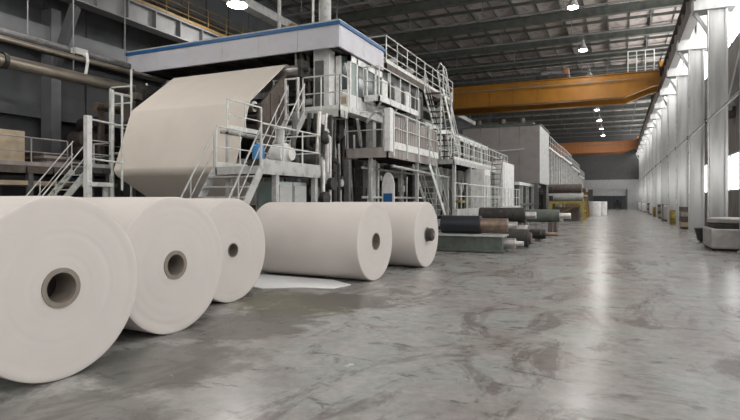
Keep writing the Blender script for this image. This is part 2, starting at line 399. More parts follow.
for yy in (47.0, 50.2): MB().tube((-5.9,yy-.06,11.76), (-5.9,yy+.06,11.76), .1, 12).tube((-3.9,yy-.06,11.76), (-3.9,yy+.06,11.76), .1, 12).build('wheel', 'dark', t)

def lamp(x, y, z, label, group, r=.32, w=LAMP_W, ztop=15.0):
    t = thing('high_bay_lamp', label, 'lamp', (x, y, z), group)
    MB().lathe_z([(z,r),(z+.25,r*.75),(z+.5,r*.35),(z+.75,r*.3)], x, y, 20).build('reflector', 'lgrey', t)
    MB().lathe_z([(z-.05,r*.9),(z-.002,r*.93)], x, y, 20).build('diffuser', 'lamp', t)
    MB().tube((x,y,z+.75), (x,y,ztop), .02, 6).build('hanger', 'girder', t)
    ld = bpy.data.lights.new('lamp_light', 'AREA'); ld.shape = 'DISK'; ld.size = r*2; ld.energy = w; ld.color = (1,.97,.93)
    lo = bpy.data.objects.new('lamp_light', ld); COL.objects.link(lo); lo.location = (0,0,-.08); lo.parent = t
for y in (-6, 4, 14, 24, 34, 44, 54, 64, 74, 84, 94, 104):
    if y < 30: lab, gr = {-6:'round aisle high bay lamp behind the camera position', 4:'round aisle high bay lamp straight above the largest paper rolls', 14:'round aisle high bay lamp level with the farthest paper roll', 24:'round aisle high bay lamp before the brightest one in view'}[y], None
    else:
        gr = None
        lab = {34:'brightest, nearest high bay lamp in view, at top edge left of the column row', 44:'second high bay lamp, glowing just above the near orange crane',
           54:'high bay lamp right behind the near orange crane beam', 64:'high bay lamp hidden past the near crane, before the lamps below its beam', 74:'upper of two small high bay lamps seen below the near orange crane',
           84:'lower of two small high bay lamps seen below the near orange crane', 94:'faint high bay lamp just before the far orange crane', 104:'farthest high bay lamp behind the far orange crane'}[y]
    lamp(-2.4, y, 13.0, lab, gr)
for y in (1, 11):
    lamp(-16.5, y, 11, 'left wall high bay lamp ' + ('left of the camera position' if y == 1 else 'over the narrow left stairs'), None, .4, ztop=15.0)
lamp(-16.5, 21, 11, 'bright high bay lamp over the blue-trimmed hood at the top left edge', None, .5, 350, 15.0)
for y in (-6, 2): lamp(-9.5, y, 12.5, 'added unseen fill lamp on the machine side ' + ('behind the camera position' if y < 0 else 'above the back ends of the largest paper rolls'), None, .35)  # lamps out of view, added as fill light over the machine side

# ================================================================== PAPER ROLLS
def paper_roll(xf, ycen, R, length, label, rc, plug=False, rim=.05, turn=3):
    t = thing('paper_roll', label, 'paper roll', (xf, ycen, 0), 'big paper rolls on the floor beside the aisle')
    rb = .018; z = R
    pr = [(xf-length,rc),(xf-length,R-rb),(xf-length+rb,R),(xf-rb,R),(xf-rb*.3,R-rb*.3),(xf,R-rb)]
    # end face made of wound layers standing slightly uneven
    k = 26
    for i in range(1, k):
        rr = (R-rb)+(rc-(R-rb))*i/k
        pr.append((xf+random.uniform(-.0006,.0006)-(.002 if i%9 == 4 else 0), rr))
    pr.append((xf, rc)); pr.append((xf-length, rc))
    MB().lathe_x(pr, ycen, z, 96).build('wound_paper', 'paper', t)
    cb = MB().lathe_x([(xf-length-.005,rc-rim),(xf-length-.005,rc),(xf+.012,rc),(xf+.012,rc-rim),(xf-length-.005,rc-rim)], ycen, z, 40)
    cb.build('core_tube', 'core', t)
    MB().lathe_x([(xf-.32,.001),(xf-.32,rc-rim-.001),(xf-.3,rc-rim-.001),(xf-.3,.001)], ycen, z, 32).build('core_shade_disc', 'core_shade', t)  # near-black disc standing for the shade deep in the core
    if plug:
        p = MB().lathe_x([(xf-.05,rc-.03),(xf+.14,rc-.03),(xf+.16,rc-.05),(xf+.16,.001)], ycen, z, 32).build('core_plug', 'dark', t)
        MB().lathe_x([(xf+.16,.06),(xf+.19,.06),(xf+.19,.001)], ycen, z, 20).build('shaft_end', 'core', p)
    t.rotation_euler = (0, 0, -math.radians(turn))
    return t
paper_roll(-4.79, 3.48, .87, 2.75, 'largest and nearest cream paper roll, end facing right, cut by left frame edge', .19, rim=.045)
paper_roll(-5.15, 5.31, .87, 2.75, 'second nearest cream paper roll with wrinkled wound edge, between largest roll and small-cored roll', .185, rim=.05)
paper_roll(-5.84, 7.32, .865, 2.75, 'third cream paper roll with a small dark core hole, set back from its neighbours', .12, rim=.012)
paper_roll(-4.66, 10.54, .825, 2.75, 'long cream paper roll lying across with its side in full view and open dark core', .185, rim=.02)
paper_roll(-4.41, 13.19, .825, 2.75, 'farthest cream paper roll with a dark plug standing out of its core', .19, True)
s = MB()
pts = [(-7.4,9.9),(-7.0,8.9),(-6.2,8.65),(-5.6,9.05),(-4.95,9.2),(-4.85,9.75),(-5.5,10.2),(-7.4,10.3)]
nn = len(pts); s.add([(x,y,.002) for x,y in pts]+[(x,y,.012) for x,y in pts], [tuple(range(nn-1,-1,-1)), tuple(range(nn,2*nn))]+[(i,(i+1)%nn,nn+(i+1)%nn,nn+i) for i in range(nn)])
tag(s.build('paper_sheet', 'sheet'), 'loose white paper sheet lying on the floor before the long roll', 'paper')

# ================================================================== PAPER WEB AND HOOD
XW0, XW1 = -15.6, -10.5
pr = []
def arc(cy, cz, r, a0, a1, n=6):
    for i in range(n+1):
        a = math.radians(a0+(a1-a0)*i/n); pr.append((cy+r*math.cos(a), cz+r*math.sin(a)))
pr.append((18.6, 6.15)); arc(16.1, 6.2, .22, 80, 120, 4); arc(14.15, 4.7, .2, 120, 172, 5)
arc(13.55, 2.75, .28, 176, 240, 8); pr.append((15.2, 1.55)); 
web = MB(); n = len(pr); th = .02
vs = [(XW0,y,z) for y,z in pr]+[(XW1,y,z) for y,z in pr]+[(XW0,y+th,z-th) for y,z in pr]+[(XW1,y+th,z-th) for y,z in pr]
fs = []
for i in range(n-1):
    fs += [(i,i+1,n+i+1,n+i),(2*n+i,3*n+i,3*n+i+1,2*n+i+1),(i,2*n+i,2*n+i+1,i+1),(n+i,n+i+1,3*n+i+1,3*n+i)]
web.add(vs, fs, True)
tag(web.build('paper_web', 'web'), 'wide cream sheet of paper running down under the blue-trimmed hood into the machine', 'paper web')
def guide_roll(y, z, r, label, x0=XW0-.35, x1=XW1+.35, m='steel'):
    t = thing('guide_roll', label, 'roll', ((x0+x1)/2, y, z))
    MB().lathe_x([(x0,r),(x1,r)], y, z, 28, caps=True).build('roll_body', m, t)
    MB().lathe_x([(x0-.3,r*.45),(x0,r*.45)], y, z, 16, caps=True).build('journal', 'dark', t)
    MB().lathe_x([(x1,r*.45),(x1+.3,r*.45)], y, z, 16, caps=True).build('journal', 'dark', t)
    return t
guide_roll(16.12, 6.17, .195, 'shiny steel guide roll at the top end of the paper web under the hood', x1=-9.9)
guide_roll(14.18, 4.66, .17, 'guide roll at the upper fold of the paper web', x0=XW0+.35, x1=-10.45)
guide_roll(13.59, 2.72, .25, 'guide roll inside the bottom fold of the paper web', x0=XW0+.35, x1=-10.45)
# hood
h = thing('drying_hood', 'flat grey hood with blue trim roofing the near end of the paper machine', 'hood', (-13.4, 18, 6.85))
for k in range(6):
    x0 = -18.3+k*(9.8/6); MB().box(x0+.006, x0+9.8/6-.006, 16.2, 16.3, 6.86, 7.60).build('fascia_panel', 'hood', h)
for k in range(2):
    y0 = 16.3+k*1.85; MB().box(-8.6, -8.5, y0+.006, y0+1.85-.006, 6.86, 7.60).build('side_panel', 'hood', h)
MB().box(-18.3, -18.2, 16.3, 20, 6.86, 7.60).build('side_panel', 'hood', h)
MB().box(-18.36, -8.44, 16.14, 20.06, 7.60, 7.71).build('blue_trim', 'blue', h)
MB().box(-18.3, -8.5, 16.2, 20, 7.70, 7.78).build('roof_plate', 'lgrey', h)
MB().box(-18.2, -8.6, 16.3, 20, 7.0, 7.06).build('soffit', 'dark', h)
for k in range(9): MB().box(-18.1+k*1.15, -17.98+k*1.15, 16.32, 19.98, 6.86, 7.0).build('soffit_beam', 'dark', h)
for x in (-18.0, -14.6, -11.2): MB().box(x-.12, x+.12, 18.9, 19.15, 0, 7.0).build('leg', 'grey', h)
MB().box(-9.82, -9.2, 16.75, 17.2, 0, 7.0).build('leg', 'white', h)
MB().box(-9.0, -8.7, 19.4, 19.7, 0, 7.0).build('leg', 'lgrey', h)
e = thing('exhaust_duct', 'pale upright duct rising from the hood roof to the ceiling', 'duct', (-10, 18, 7.78))
MB().tube((-10.05,18,7.78), (-10.05,18,14.98), .23, 20).build('duct_pipe', 'lgrey', e)
MB().tube((-10.05,18,7.78), (-10.05,18,7.9), .34, 20).build('flange', 'lgrey', e)
MB().tube((-10.4,17.7,7.78), (-10.4,17.7,14.98), .05, 8).build('side_pipe', 'galv', e)
e = thing('vent_pipe', 'thin grey upright pipe on the hood roof left of the pale duct', 'pipe', (-11.6, 17.4, 7.78))
MB().tube((-11.7,17.4,7.78), (-11.7,17.4,14.98), .07, 10).build('pipe', 'lgrey', e)
MB().tube((-11.7,17.4,7.78), (-11.7,17.4,7.84), .14, 12).build('flange', 'lgrey', e)
e = thing('roof_equipment', 'low pipework and valves lying on the hood roof before the duct', 'pipework', (-11, 17, 7.78))
MB().path([(-12.6,17,7.85),(-11.2,17,7.85),(-10.9,17,8.15),(-10.5,17,7.95),(-9.7,17,7.85)], .05, 8).build('pipe', 'ochre', e)
for x in (-12.2, -9.9): MB().tube((x,17,7.78), (x,17,8.02), .09, 10).build('valve', 'dark', e)
# brown side stand next to the web
e = thing('web_stand', 'brown steel side stand right of the paper web edge', 'machine', (-10.1, 15.6, 0))
pp = [(14.3,2.9),(15.9,2.9),(15.9,6.1),(14.3,4.7)]; q = len(pp)
MB().add([(-10.46,y,z) for y,z in pp]+[(-10.38,y,z) for y,z in pp], [(0,1,2,3),(7,6,5,4)]+[(i,(i+1)%q,q+(i+1)%q,q+i) for i in range(q)]).build('side_plate', 'brown', e)
for y in (14.4, 15.7): MB().box(-10.47, -10.3, y, y+.16, 0, 2.95).build('leg', 'brown', e)
for y in (14.9, 15.4): MB().box(-10.38, -10.34, y, y+.06, 2.9, 5.2).build('stiffener', 'brown', e)
MB().box(-9.95, -9.8, 15.9, 16.35, 5.9, 6.5).build('bearing_block', 'dark', e)
e = thing('glazed_frame', 'white upright frame with a greenish pane between paper web and white column', 'frame', (-10.3, 15.7, 4.1))
for x in (-10.85, -10.35, -9.85): MB().box(x-.03, x+.03, 15.75, 15.81, 4.0, 5.85).build('post', 'white', e)
for z in (4.05, 4.95, 5.82): MB().box(-10.85, -9.85, 15.76, 15.8, z-.025, z+.025).build('rail', 'white', e)
MB().box(-10.8, -10.4, 15.77, 15.79, 4.98, 5.79).build('pane', 'gp', e)
MB().bar((-10.9,15.7,4.0), (-10.3,15.7,4.95), .05).build('brace', 'white', e)
e = thing('web_stand', 'dark steel stand left of the paper web', 'machine', (-16.2, 15.6, 0))
MB().box(-16.4, -16.1, 14.9, 16.6, 0, 6.0).build('side_plate', 'dark', e)
for k, z in enumerate((1.2, 2.6, 4.0, 5.4)): MB().box(-16.45, -16.05, 14.6, 14.9, z, z+.25).build('stiffener', 'brown', e)
MB().tube((-16.3,13.8,0), (-16.3,13.8,5.6), .06, 8).tube((-16.3,13.8,5.5), (-16.3,14.9,5.5), .05, 8).build('pipe', 'galv', e)
MB().box(-16.7, -16.4, 14.6, 15.0, 4.6, 5.3).build('switch_box', 'brown', e)

# ================================================================== MACHINE, NEAR SECTION (under the hood)
e = thing('press_section', 'dark press section with stacked rolls between grey columns under the hood', 'machine', (-12, 18, 0))
for (y, z, r, m) in ((17.2,1.2,.5,'grey'),(18.4,1.6,.6,'dark'),(17.4,2.6,.45,'steel'),(18.9,3.1,.55,'grey'),(17.6,4.0,.4,'dark'),(18.8,4.7,.5,'steel'),(17.8,5.4,.3,'grey')):
    ro = MB().lathe_x([(-15.6,r),(-9.7,r)], y, z, 28, caps=True).build('press_roll', m, e)
    MB().lathe_x([(-9.7,r*.5),(-9.45,r*.5),(-9.4,r*.3),(-9.2,r*.3)], y, z, 20, caps=True).build('bearing_housing', 'dark', ro)
for y, m in ((16.9,'grey'),(18.1,'dark'),(19.6,'grey')):
    MB().box(-9.75, -9.4, y-.18, y+.18, 0, 6.6).build('side_column', m, e)
    MB().box(-15.9, -15.6, y-.18, y+.18, 0, 6.6).build('side_column', m, e)
for z in (2.0, 3.5, 5.0, 6.4): MB().box(-9.72, -9.45, 16.9, 19.7, z-.12, z+.12).build('side_beam', 'grey', e)
for z in (.3, 6.3): MB().box(-15.8, -9.5, 17.0, 17.2, z-.15, z+.15).build('cross_beam', 'brown', e)
for i in range(12):
    x = -9.3+random.uniform(-.1,.2); y = 16.9+random.uniform(0,2.8); z = random.uniform(.5,5.5)
    MB().box(x-.12, x+.12, y-.12, y+.12, z, z+random.uniform(.2,.6)).build('bracket', random.choice(['grey','dark','lgrey','brown']), e)
for i in range(10):
    y = 16.7+i*.32; MB().path([(-9.2,y,0),(-9.2,y,1.0+random.random()*2),(-9.35,y+.1,2.6+random.random()*2.6)], .03+.02*random.random(), 8).build('pipe', random.choice(['galv','lgrey','dark','steel']), e)
# second front-facing bank below the upper deck, seen right of the stair platform
e = thing('drive_bank', 'bank of grey columns, pipes and round drives under the middle platforms', 'machine', (-9, 20.5, 0))
for k, (x, y, w, m) in enumerate(((-9.0,16.6,.28,'dark'),(-8.9,17.6,.2,'grey'),(-8.9,18.7,.34,'dark'),(-8.8,20.0,.16,'galv'),(-8.8,21.2,.3,'dark'),(-8.8,22.6,.16,'galv'),(-8.8,23.9,.3,'dark'))):  # several columns coloured dark for the shade under the platforms
    MB().box(x-w/2, x+w/2, y-w/2, y+w/2, 0, 3.15).build('column', m, e)
for y, r, z in ((17.1,.42,2.3),(19.3,.6,1.7),(20.6,.35,2.6),(21.9,.6,1.6),(23.2,.5,2.2)):
    d = MB().lathe_x([(-10,r),(-9.1,r),(-9.05,r*.9),(-9.05,r*.4),(-8.95,r*.35),(-8.95,.001)], y, z, 28).build('round_drive', 'dark', e)
    MB().lathe_x([(-8.95,r*.3),(-8.85,r*.3),(-8.85,.001)], y, z, 16).build('hub', 'steel', d)
MB().box(-11.5, -10.3, 19.8, 25, 0, 3.1).build('dark_backing', 'dark', e)  # dark block added to paint the gloom behind the columns
for z in (.5, 1.8, 2.9): MB().tube((-8.6,18.2,z), (-8.6,25,z), .045, 8).build('pipe', 'galv', e)
for i in range(14):
    y = 18.2+i*.48; MB().tube((-8.65,y,0), (-8.65,y,random.uniform(1.6,3.1)), random.uniform(.02,.04), 8).build('pipe', random.choice(['galv','dark','dark','steel']), e)
e = thing('arched_door', 'white arch-topped door leaf with a blue lower half under the platform', 'door', (-7.9, 19.0, 0))
b = MB(); prof = [(-.25,0),(.25,0),(.25,2.2)]+[(.25*math.cos(a), 2.2+.55*math.sin(a)) for a in [PI*i/12 for i in range(1,12)]]+[(-.25,2.2)]
n = len(prof); b.add([(-7.9+u,19.0,z) for u,z in prof]+[(-7.9+u,19.06,z) for u,z in prof], [tuple(range(n)),tuple(range(2*n-1,n-1,-1))]+[(i,(i+1)%n,n+(i+1)%n,n+i) for i in range(n)])
b.build('door_leaf', 'white', e); MB().box(-8.08, -7.72, 18.97, 19.0, .7, 1.95).build('blue_panel', 'blue', e); MB().box(-7.75, -7.7, 18.93, 18.99, 1.1, 1.3).build('handle', 'dark', e)

e = thing('valve_station', 'tangle of dark and pale pipes with round valves between the low platform and slatted platform', 'pipework', (-8.7, 15.2, 0))
rnd = random.Random(5)
for k in range(12):
    x = rnd.uniform(-9.2,-8.3); y = rnd.uniform(14.4,16.0); z = rnd.uniform(2.2,4.4); q = rnd.uniform(.03,.09); m = rnd.choice(['dark','dark','lgrey','grey','steel','white'])
    MB().path([(x,y,0),(x,y,z),(x-.25,y+.1,z+.15),(x-.3,y+.3,4.5)], q, 8).build('pipe', m, e)
    if k%2: MB().tube((x,y,z*.6), (x+.16,y-.02,z*.6), .2, 14).build('valve', rnd.choice(['dark','grey','lgrey']), e)
for y, z, q in ((14.9,2.9,.28),(15.6,1.9,.34),(15.3,3.7,.22)): MB().lathe_x([(-9.3,q),(-8.5,q),(-8.42,q*.7),(-8.42,.001)], y, z, 20).build('motor', 'dark', e)
# ---- stair platform in front
e = thing('access_platform', 'low grey steel platform at the head of the nearest stairs, right of the paper web', 'platform', (-8.7, 12.5, 0))
deck(e, -9.43, -8.0, 11.1, 14.05, 2.55, .2, 'lgrey')
railing(e, (-8.0, 11.12), (-8.0, 14.0), 2.55, 1.05, 3)
railing(e, (-9.4, 11.12), (-9.4, 14.0), 2.55, 1.05, 3)
railing(e, (-9.4, 14.0), (-8.0, 14.0), 2.55, 1.05, 1)
MB().box(-8.02, -7.99, 11.1, 14.05, 2.42, 2.72).build('kick_plate', 'lgrey', e)
for x, y in ((-8.12,11.9),(-9.3,11.5),(-8.12,13.9),(-9.3,13.9)): MB().box(x-.07, x+.07, y-.07, y+.07, 0, 2.4).build('leg', 'lgrey', e)
stair('nearest steel stairs with open treads, rising from behind the rolls to the low platform', -9.43, -8.0, 11.1, 2.55, 9.35, 0, n=10, m='lgrey')
t = thing('plastic_drum', 'small blue plastic drum on a low block near the head of the nearest stairs', 'drum', (-8.55, 11.75, 2.55))
MB().box(-8.75, -8.35, 11.55, 11.95, 2.552, 2.75).build('block', 'dark', t)
MB().lathe_z([(2.75,.14),(2.77,.155),(2.95,.16),(3.1,.155),(3.14,.12),(3.16,.12)], -8.55, 11.75, 20).build('drum_body', 'bluep', t)
MB().lathe_z([(3.16,.05),(3.19,.05)], -8.5, 11.75, 12).build('cap', 'white', t)
for k, (y0, y1, lab) in enumerate(((12.3,13.0,'pale green electrical cabinet under the low platform, nearer the stairs'),(13.04,13.75,'pale green electrical cabinet under the low platform, farther from the stairs'))):
    t = thing('electrical_cabinet', lab, 'cabinet', (-8.6, (y0+y1)/2, 0), 'cabinets under the low platform')
    MB().box(-8.95, -8.3, y0, y1, .08, 2.2).build('body', 'gp', t); MB().box(-8.3, -8.28, y0+.04, y1-.04, .15, 2.1).build('door', 'lgrey', t)
    MB().box(-8.28, -8.25, y1-.14, y1-.1, 1.0, 1.25).build('handle', 'dark', t); MB().box(-8.9, -8.35, y0+.05, y1-.05, 0, .08).build('plinth', 'dark', t)
t = thing('pump_unit', 'white and grey pump with a fat round casing standing on the low platform', 'pump', (-8.9, 13.3, 2.55))
MB().box(-9.2, -8.5, 12.9, 13.7, 2.55, 2.7).build('base', 'grey', t)
MB().lathe_x([(-9.15,.15),(-9.1,.3),(-8.7,.32),(-8.6,.2),(-8.5,.18)], 13.3, 3.02, 24, caps=True).build('casing', 'white', t)
MB().tube((-8.9,13.3,3.2), (-8.9,13.3,3.75), .12, 14).build('outlet', 'lgrey', t)
MB().tube((-8.9,13.3,3.75), (-8.9,13.3,3.8), .2, 14).build('flange', 'white', t)
# upper small platform beside the web
e = thing('inspection_platform', 'small railed platform hanging against the right edge of the paper web', 'platform', (-9.95, 12.5, 3.5))
deck(e, -9.8, -9.55, 11.74, 13.3, 3.58, .08, 'lgrey')
railing(e, (-9.57, 11.76), (-9.57, 13.3), 3.6, .82, 2); MB().bar((-9.57,11.76,4.42), (-9.62,11.9,3.9), .04).build('brace', 'galv', e)
for y in (11.85, 13.2): MB().tube((-9.65,y,0), (-9.65,y,3.46), .04, 8).build('leg', 'lgrey', e)
# upper front deck below the hood, with its stair and ladder bits
e = thing('upper_deck', 'upper grey deck with rails round the white column under the hood', 'platform', (-9.2, 17, 4.5))
deck(e, -10.3, -8.4, 16.05, 16.7, 4.74, .26, 'lgrey')
railing(e, (-9.85, 16.08), (-8.42, 16.08), 4.74, 1.15, 2, rr=.026)
railing(e, (-8.42, 16.08), (-8.42, 16.68), 4.74, 1.15, 1, rr=.026)
stair('short white ladder stairs between low platform and upper deck, left of white column', -10.35, -9.7, 15.95, 4.7, 14.4, 2.6, m='white', n=8, name='ladder_stair')
e = thing('pipe_rack', 'brownish vertical pipe bundle under the hood left of the white column', 'pipework', (-10.0, 16.9, 4.7))
for x, r, m in ((-10.35,.1,'rustroll'),(-10.1,.06,'brown'),(-10.6,.05,'lgrey')):
    MB().path([(x,16.8,4.75),(x+.05,16.85,5.6),(x-.02,16.85,7.0)], r, 10).build('pipe', m, e)
MB().tube((-10.5,16.8,5.2), (-9.9,16.8,5.2), .12, 12).build('valve_body', 'lgrey', e)
MB().box(-10.25, -9.95, 16.65, 16.95, 5.9, 6.2).build('valve_box', 'brown', e)

# ---- control cabin right of the white column
e = thing('control_cabin', 'pale glazed control cabin tucked under the right corner of the hood', 'cabin', (-9.1, 18.6, 4.8))
MB().box(-9.15, -8.62, 17.2, 20.2, 4.8, 5.0).build('floor_frame', 'white', e)
MB().box(-9.12, -8.66, 17.25, 20.15, 5.0, 6.8).build('inner_body', 'glassd', e)
for y in (17.2, 17.75, 18.6, 19.4, 20.1): MB().box(-8.72, -8.6, y, y+.1, 5.0, 6.82).build('frame_post', 'white', e)
MB().box(-9.15, -8.95, 17.15, 17.3, 5.0, 6.82).build('frame_post', 'white', e)
MB().box(-8.72, -8.6, 17.2, 20.2, 6.6, 6.82).build('head_panel', 'white', e)
MB().box(-8.7, -8.62, 17.3, 20.1, 5.0, 5.45).build('sill_panel', 'white', e)
MB().box(-8.7, -8.64, 17.3, 17.75, 5.45, 6.6).build('pane', 'gp', e)
MB().box(-8.95, -8.65, 17.15, 17.25, 5.0, 5.6).build('front_panel', 'white', e)
MB().box(-8.9, -8.7, 17.1, 17.15, 5.1, 5.35).build('notice', 'tan', e)
e = thing('side_gallery', 'white edged gallery with rails along the cabin side', 'platform', (-8.3, 20, 5.5))
deck(e, -8.58, -7.9, 18.2, 22.5, 5.55, .22, 'white')
railing(e, (-7.92, 18.2), (-7.92, 22.5), 5.55, 1.05, 4, toe=False); railing(e, (-8.55, 18.22), (-7.92, 18.22), 5.55, 1.05, 1, toe=False)
for y in (18.6, 20.2, 21.8): MB().bar((-8.0,y,5.35), (-8.6,y,4.6), .07).build('bracket', 'lgrey', e)
e = thing('dryer_hood', 'tall white panelled dryer hood behind the gallery rails', 'machine', (-10, 22, 3.6))
MB().box(-12, -8.75, 20.3, 25.5, 3.7, 7.0).build('body', 'grey', e)
for k in range(4):
    y = 20.35+k*1.3; MB().box(-8.75, -8.7, y+.05, y+.75, 5.6, 6.6).build('panel', 'white' if k%2 == 0 else 'lgrey', e); MB().box(-8.75, -8.71, y+.8, y+1.2, 5.5, 6.7).build('opening', 'dark', e)
# ---- roof walkway on machine, farther
e = thing('roof_walkway', 'brown edged high walkway with tall rails, right of the hood', 'walkway', (-9, 24, 7.1))
deck(e, -10, -8.5, 20.3, 30, 7.25, .28, 'brown', 'brown')
railing(e, (-8.52, 20.3), (-8.52, 30), 7.25, 1.1, 8, mid=2); railing(e, (-9.95, 20.3), (-9.95, 30), 7.25, 1.1, 6, mid=2)
railing(e, (-9.95, 20.32), (-8.52, 20.32), 7.25, 1.1, 2, mid=2)
for y in (21, 24.5, 28.5): MB().box(-8.9, -8.7, y-.1, y+.1, 3.6, 7.0).build('leg', 'lgrey', e)
e = thing('overhead_duct_group', 'cluster of dark ducts and motors on top of the dryer beyond the walkway', 'machine', (-11, 28, 7))
MB().box(-14, -10.3, 22, 34, 6.9, 7.6).build('body', 'green', e)
for y in (22.7, 25.2, 27.7, 30.2):
    MB().tube((-11.3,y,7.6), (-11.3,y,8.7), .35, 18).build('fan_housing', random.choice(['grey','green']), e)
    MB().tube((-11.3,y,8.5), (-10.4,y+.9,8.9), .16, 12).build('duct', 'lgrey', e)
MB().tube((-10.6,22,8.4), (-10.6,34,8.4), .12, 12).build('pipe', 'lgrey', e)
# ---- boxed platform with slatted side (right corner)
e = thing('slatted_platform', 'middle platform with weathered vertical slats and white kick plates above the rolls', 'platform', (-8.3, 21, 3.3))
deck(e, -9.23, -7.5, 18.04, 24, 3.6, .36, 'pink', 'dark')
railing(e, (-9.23, 18.08), (-7.7, 18.08), 3.6, 1.3, 1, 'galv', toe=False)
MB().box(-7.62, -7.40, 17.98, 18.3, 3.45, 5.0).build('corner_post', 'white', e)
for k in range(4):
    y0 = 18.45+k*1.38; MB().box(-7.5, -7.45, y0+.07, y0+1.31, 3.58, 3.84).build('kick_plate', 'white', e)
    MB().box(-7.5, -7.42, y0-.04, y0+.05, 3.3, 4.92).build('post', 'galv', e)
    for j in range(5):
        yy = y0+.16+j*.24; MB().box(-7.54, -7.51, yy, yy+.16, 3.84, 4.8).build('slat', 'pink', e)
MB().tube((-7.46,18.3,4.92), (-7.46,24,4.92), .03, 8).build('handrail', 'galv', e)
MB().tube((-7.46,18.3,4.35), (-7.46,24,4.35), .02, 8).build('mid_rail', 'galv', e)
MB().box(-9.3, -9.12, 17.96, 18.14, 0, 3.3).build('leg', 'brown', e)
for x, y in ((-7.6,23.9),(-8.3,18.3),(-7.6,21.4)): MB().box(x-.06, x+.06, y-.06, y+.06, 0, 3.3).build('leg', 'lgrey', e)
MB().tube((-7.55,18.6,2.95), (-7.55,26,2.8), .05, 8).build('service_pipe', 'lgrey', e)
MB().bar((-8.2,16.95,4.5), (-8.6,18.1,3.7), .08).build('brace', 'lgrey', e)
# ---- stairs and caged ladders right of it
stair('upper dark-treaded stairs dropping from the high walkway, beside the caged ladder', -8.3, -7.4, 24.4, 7.0, 27.4, 3.7, m='galv', mt='brown', n=13)
stair('lower stairs behind the farthest paper roll, descending from the slatted platform', -8.0, -7.25, 22.0, 3.3, 25.3, 0, m='galv', n=13)
e = thing('caged_ladder', 'pale hooped ladder with diagonal rails in front of the crane beam', 'ladder', (-7.2, 24.6, 3.6))
for x in (-7.35, -6.95):
    MB().path([(x,23.4,7.5),(x,24.5,5.6),(x,25.5,3.7)], .03, 8).build('rail', 'galv', e)
for i in range(12):
    t = i/11; MB().tube((-7.35,23.4+2.1*t,7.45-3.7*t), (-6.95,23.4+2.1*t,7.45-3.7*t), .018, 6).build('rung', 'galv', e)
for x in (-7.4, -6.9): MB().tube((x,24.1,3.7), (x,24.1,6.6), .03, 8).build('upright', 'galv', e)
MB().path([(-7.35,23.4,7.5),(-7.15,23.2,7.75),(-6.95,23.4,7.5)], .025, 8).build('hoop', 'galv', e)
# ---- continuing platform and dryers
e = thing('long_platform', 'long railed platform with pale green uprights, leading towards the big beige box', 'platform', (-7.4, 29, 3.5))
deck(e, -8.6, -6.9, 24.6, 38, 3.6, .22, 'lgrey', 'dark')
railing(e, (-6.92, 24.6), (-6.92, 38), 3.6, 1.1, 14, mid=2)
railing(e, (-8.5, 24.6), (-8.5, 38), 3.6, 1.6, 12, mid=1)
for y in (25, 28, 31, 34, 37.5): MB().box(-7.1, -6.95, y-.08, y+.08, 0, 3.4).build('leg', 'lgrey', e)
e = thing('dryer_section', 'row of round dryer cylinders with pale frames below the long platform', 'machine', (-9, 32, 0))
for k in range(7):
    y = 26+k*2.0
    MB().lathe_x([(-13,.8),(-8.2,.8),(-8.15,.72),(-8.15,.3),(-8.05,.25),(-8.05,.001)], y, 1.6, 28).build('dryer_cylinder', 'grey', e)
    MB().lathe_x([(-13,.7),(-8.3,.7),(-8.25,.6),(-8.25,.001)], y+1, 2.75, 28).build('dryer_cylinder', 'lgrey', e)
    MB().box(-8.1, -7.9, y+.9, y+1.1, 0, 3.3).build('frame_post', 'lgrey', e)
    MB().lathe_x([(-13,.75),(-8.9,.75),(-8.85,.65),(-8.85,.001)], y+.5, 4.6, 24).build('dryer_cylinder', 'grey', e)
    MB().box(-8.8, -8.6, y+1.4, y+1.6, 3.6, 5.6).build('frame_post', 'lgrey', e)
MB().box(-8.75, -8.6, 25.5, 39.5, 5.3, 5.55).build('top_beam', 'white', e)
MB().box(-8.05, -7.9, 25.5, 39.5, .5, .75).build('rail_beam', 'white', e)
MB().box(-13, -8.9, 25.5, 39.5, 5.55, 5.8).build('cover', 'green', e)
for i in range(16):
    y = 25.8+i*.85; MB().tube((-7.8,y,0), (-7.8,y,random.uniform(1.5,3.2)), random.uniform(.03,.06), 8).build('pipe', random.choice(['galv','lgrey','white','dark']), e)
e = thing('white_chest', 'white upright machine housing standing left of a dark ladder, below the beige box', 'housing', (-7, 29.8, .8))
MB().box(-7.3, -6.3, 28.2, 29.6, .5, 3.3).build('body', 'white', e); MB().box(-6.3, -6.27, 28.4, 29.4, 1.0, 3.0).build('door', 'lgrey', e)
MB().box(-7.2, -6.4, 28.3, 29.5, 0, .5).build('plinth', 'dark', e)
e = thing('white_chest', 'bright white tall machine housing standing right of the dark ladder', 'housing', (-7, 35, .8))
MB().box(-7.5, -6.5, 34.2, 38.2, 1.3, 4.1).build('body', 'white', e); MB().box(-6.5, -6.47, 34.5, 37.9, 1.6, 3.9).build('door', 'white', e)
MB().box(-7.4, -6.6, 34.4, 38.0, 0, 1.3).build('plinth', 'dark', e); MB().box(-7.2, -6.8, 35, 35.4, 4.1, 4.5).build('vent', 'lgrey', e)
e = thing('steep_ladder', 'dark steep ladder leaning between the two white machine housings', 'ladder', (-6.6, 31.5, 0))
for x in (-6.9, -6.3): MB().bar((x,33.2,4.4), (x,31.0,.1), .06, .1).build('rail', 'pink', e)
for i in range(14):
    t = (i+.5)/14; MB().box(-6.88, -6.32, 33.2-2.2*t-.08, 33.2-2.2*t+.08, 4.3-4.2*t-.03, 4.3-4.2*t).build('rung', 'brown', e)
e = thing('guard_railing', 'low pale guard railing on a white beam behind the floor rolls', 'railing', (-5.6, 27, 0))
MB().box(-5.75, -5.55, 20.2, 35, .95, 1.35).build('beam', 'lgrey', e)
railing(e, (-5.65, 20.2), (-5.65, 35), 1.35, 1.0, 16, toe=False)
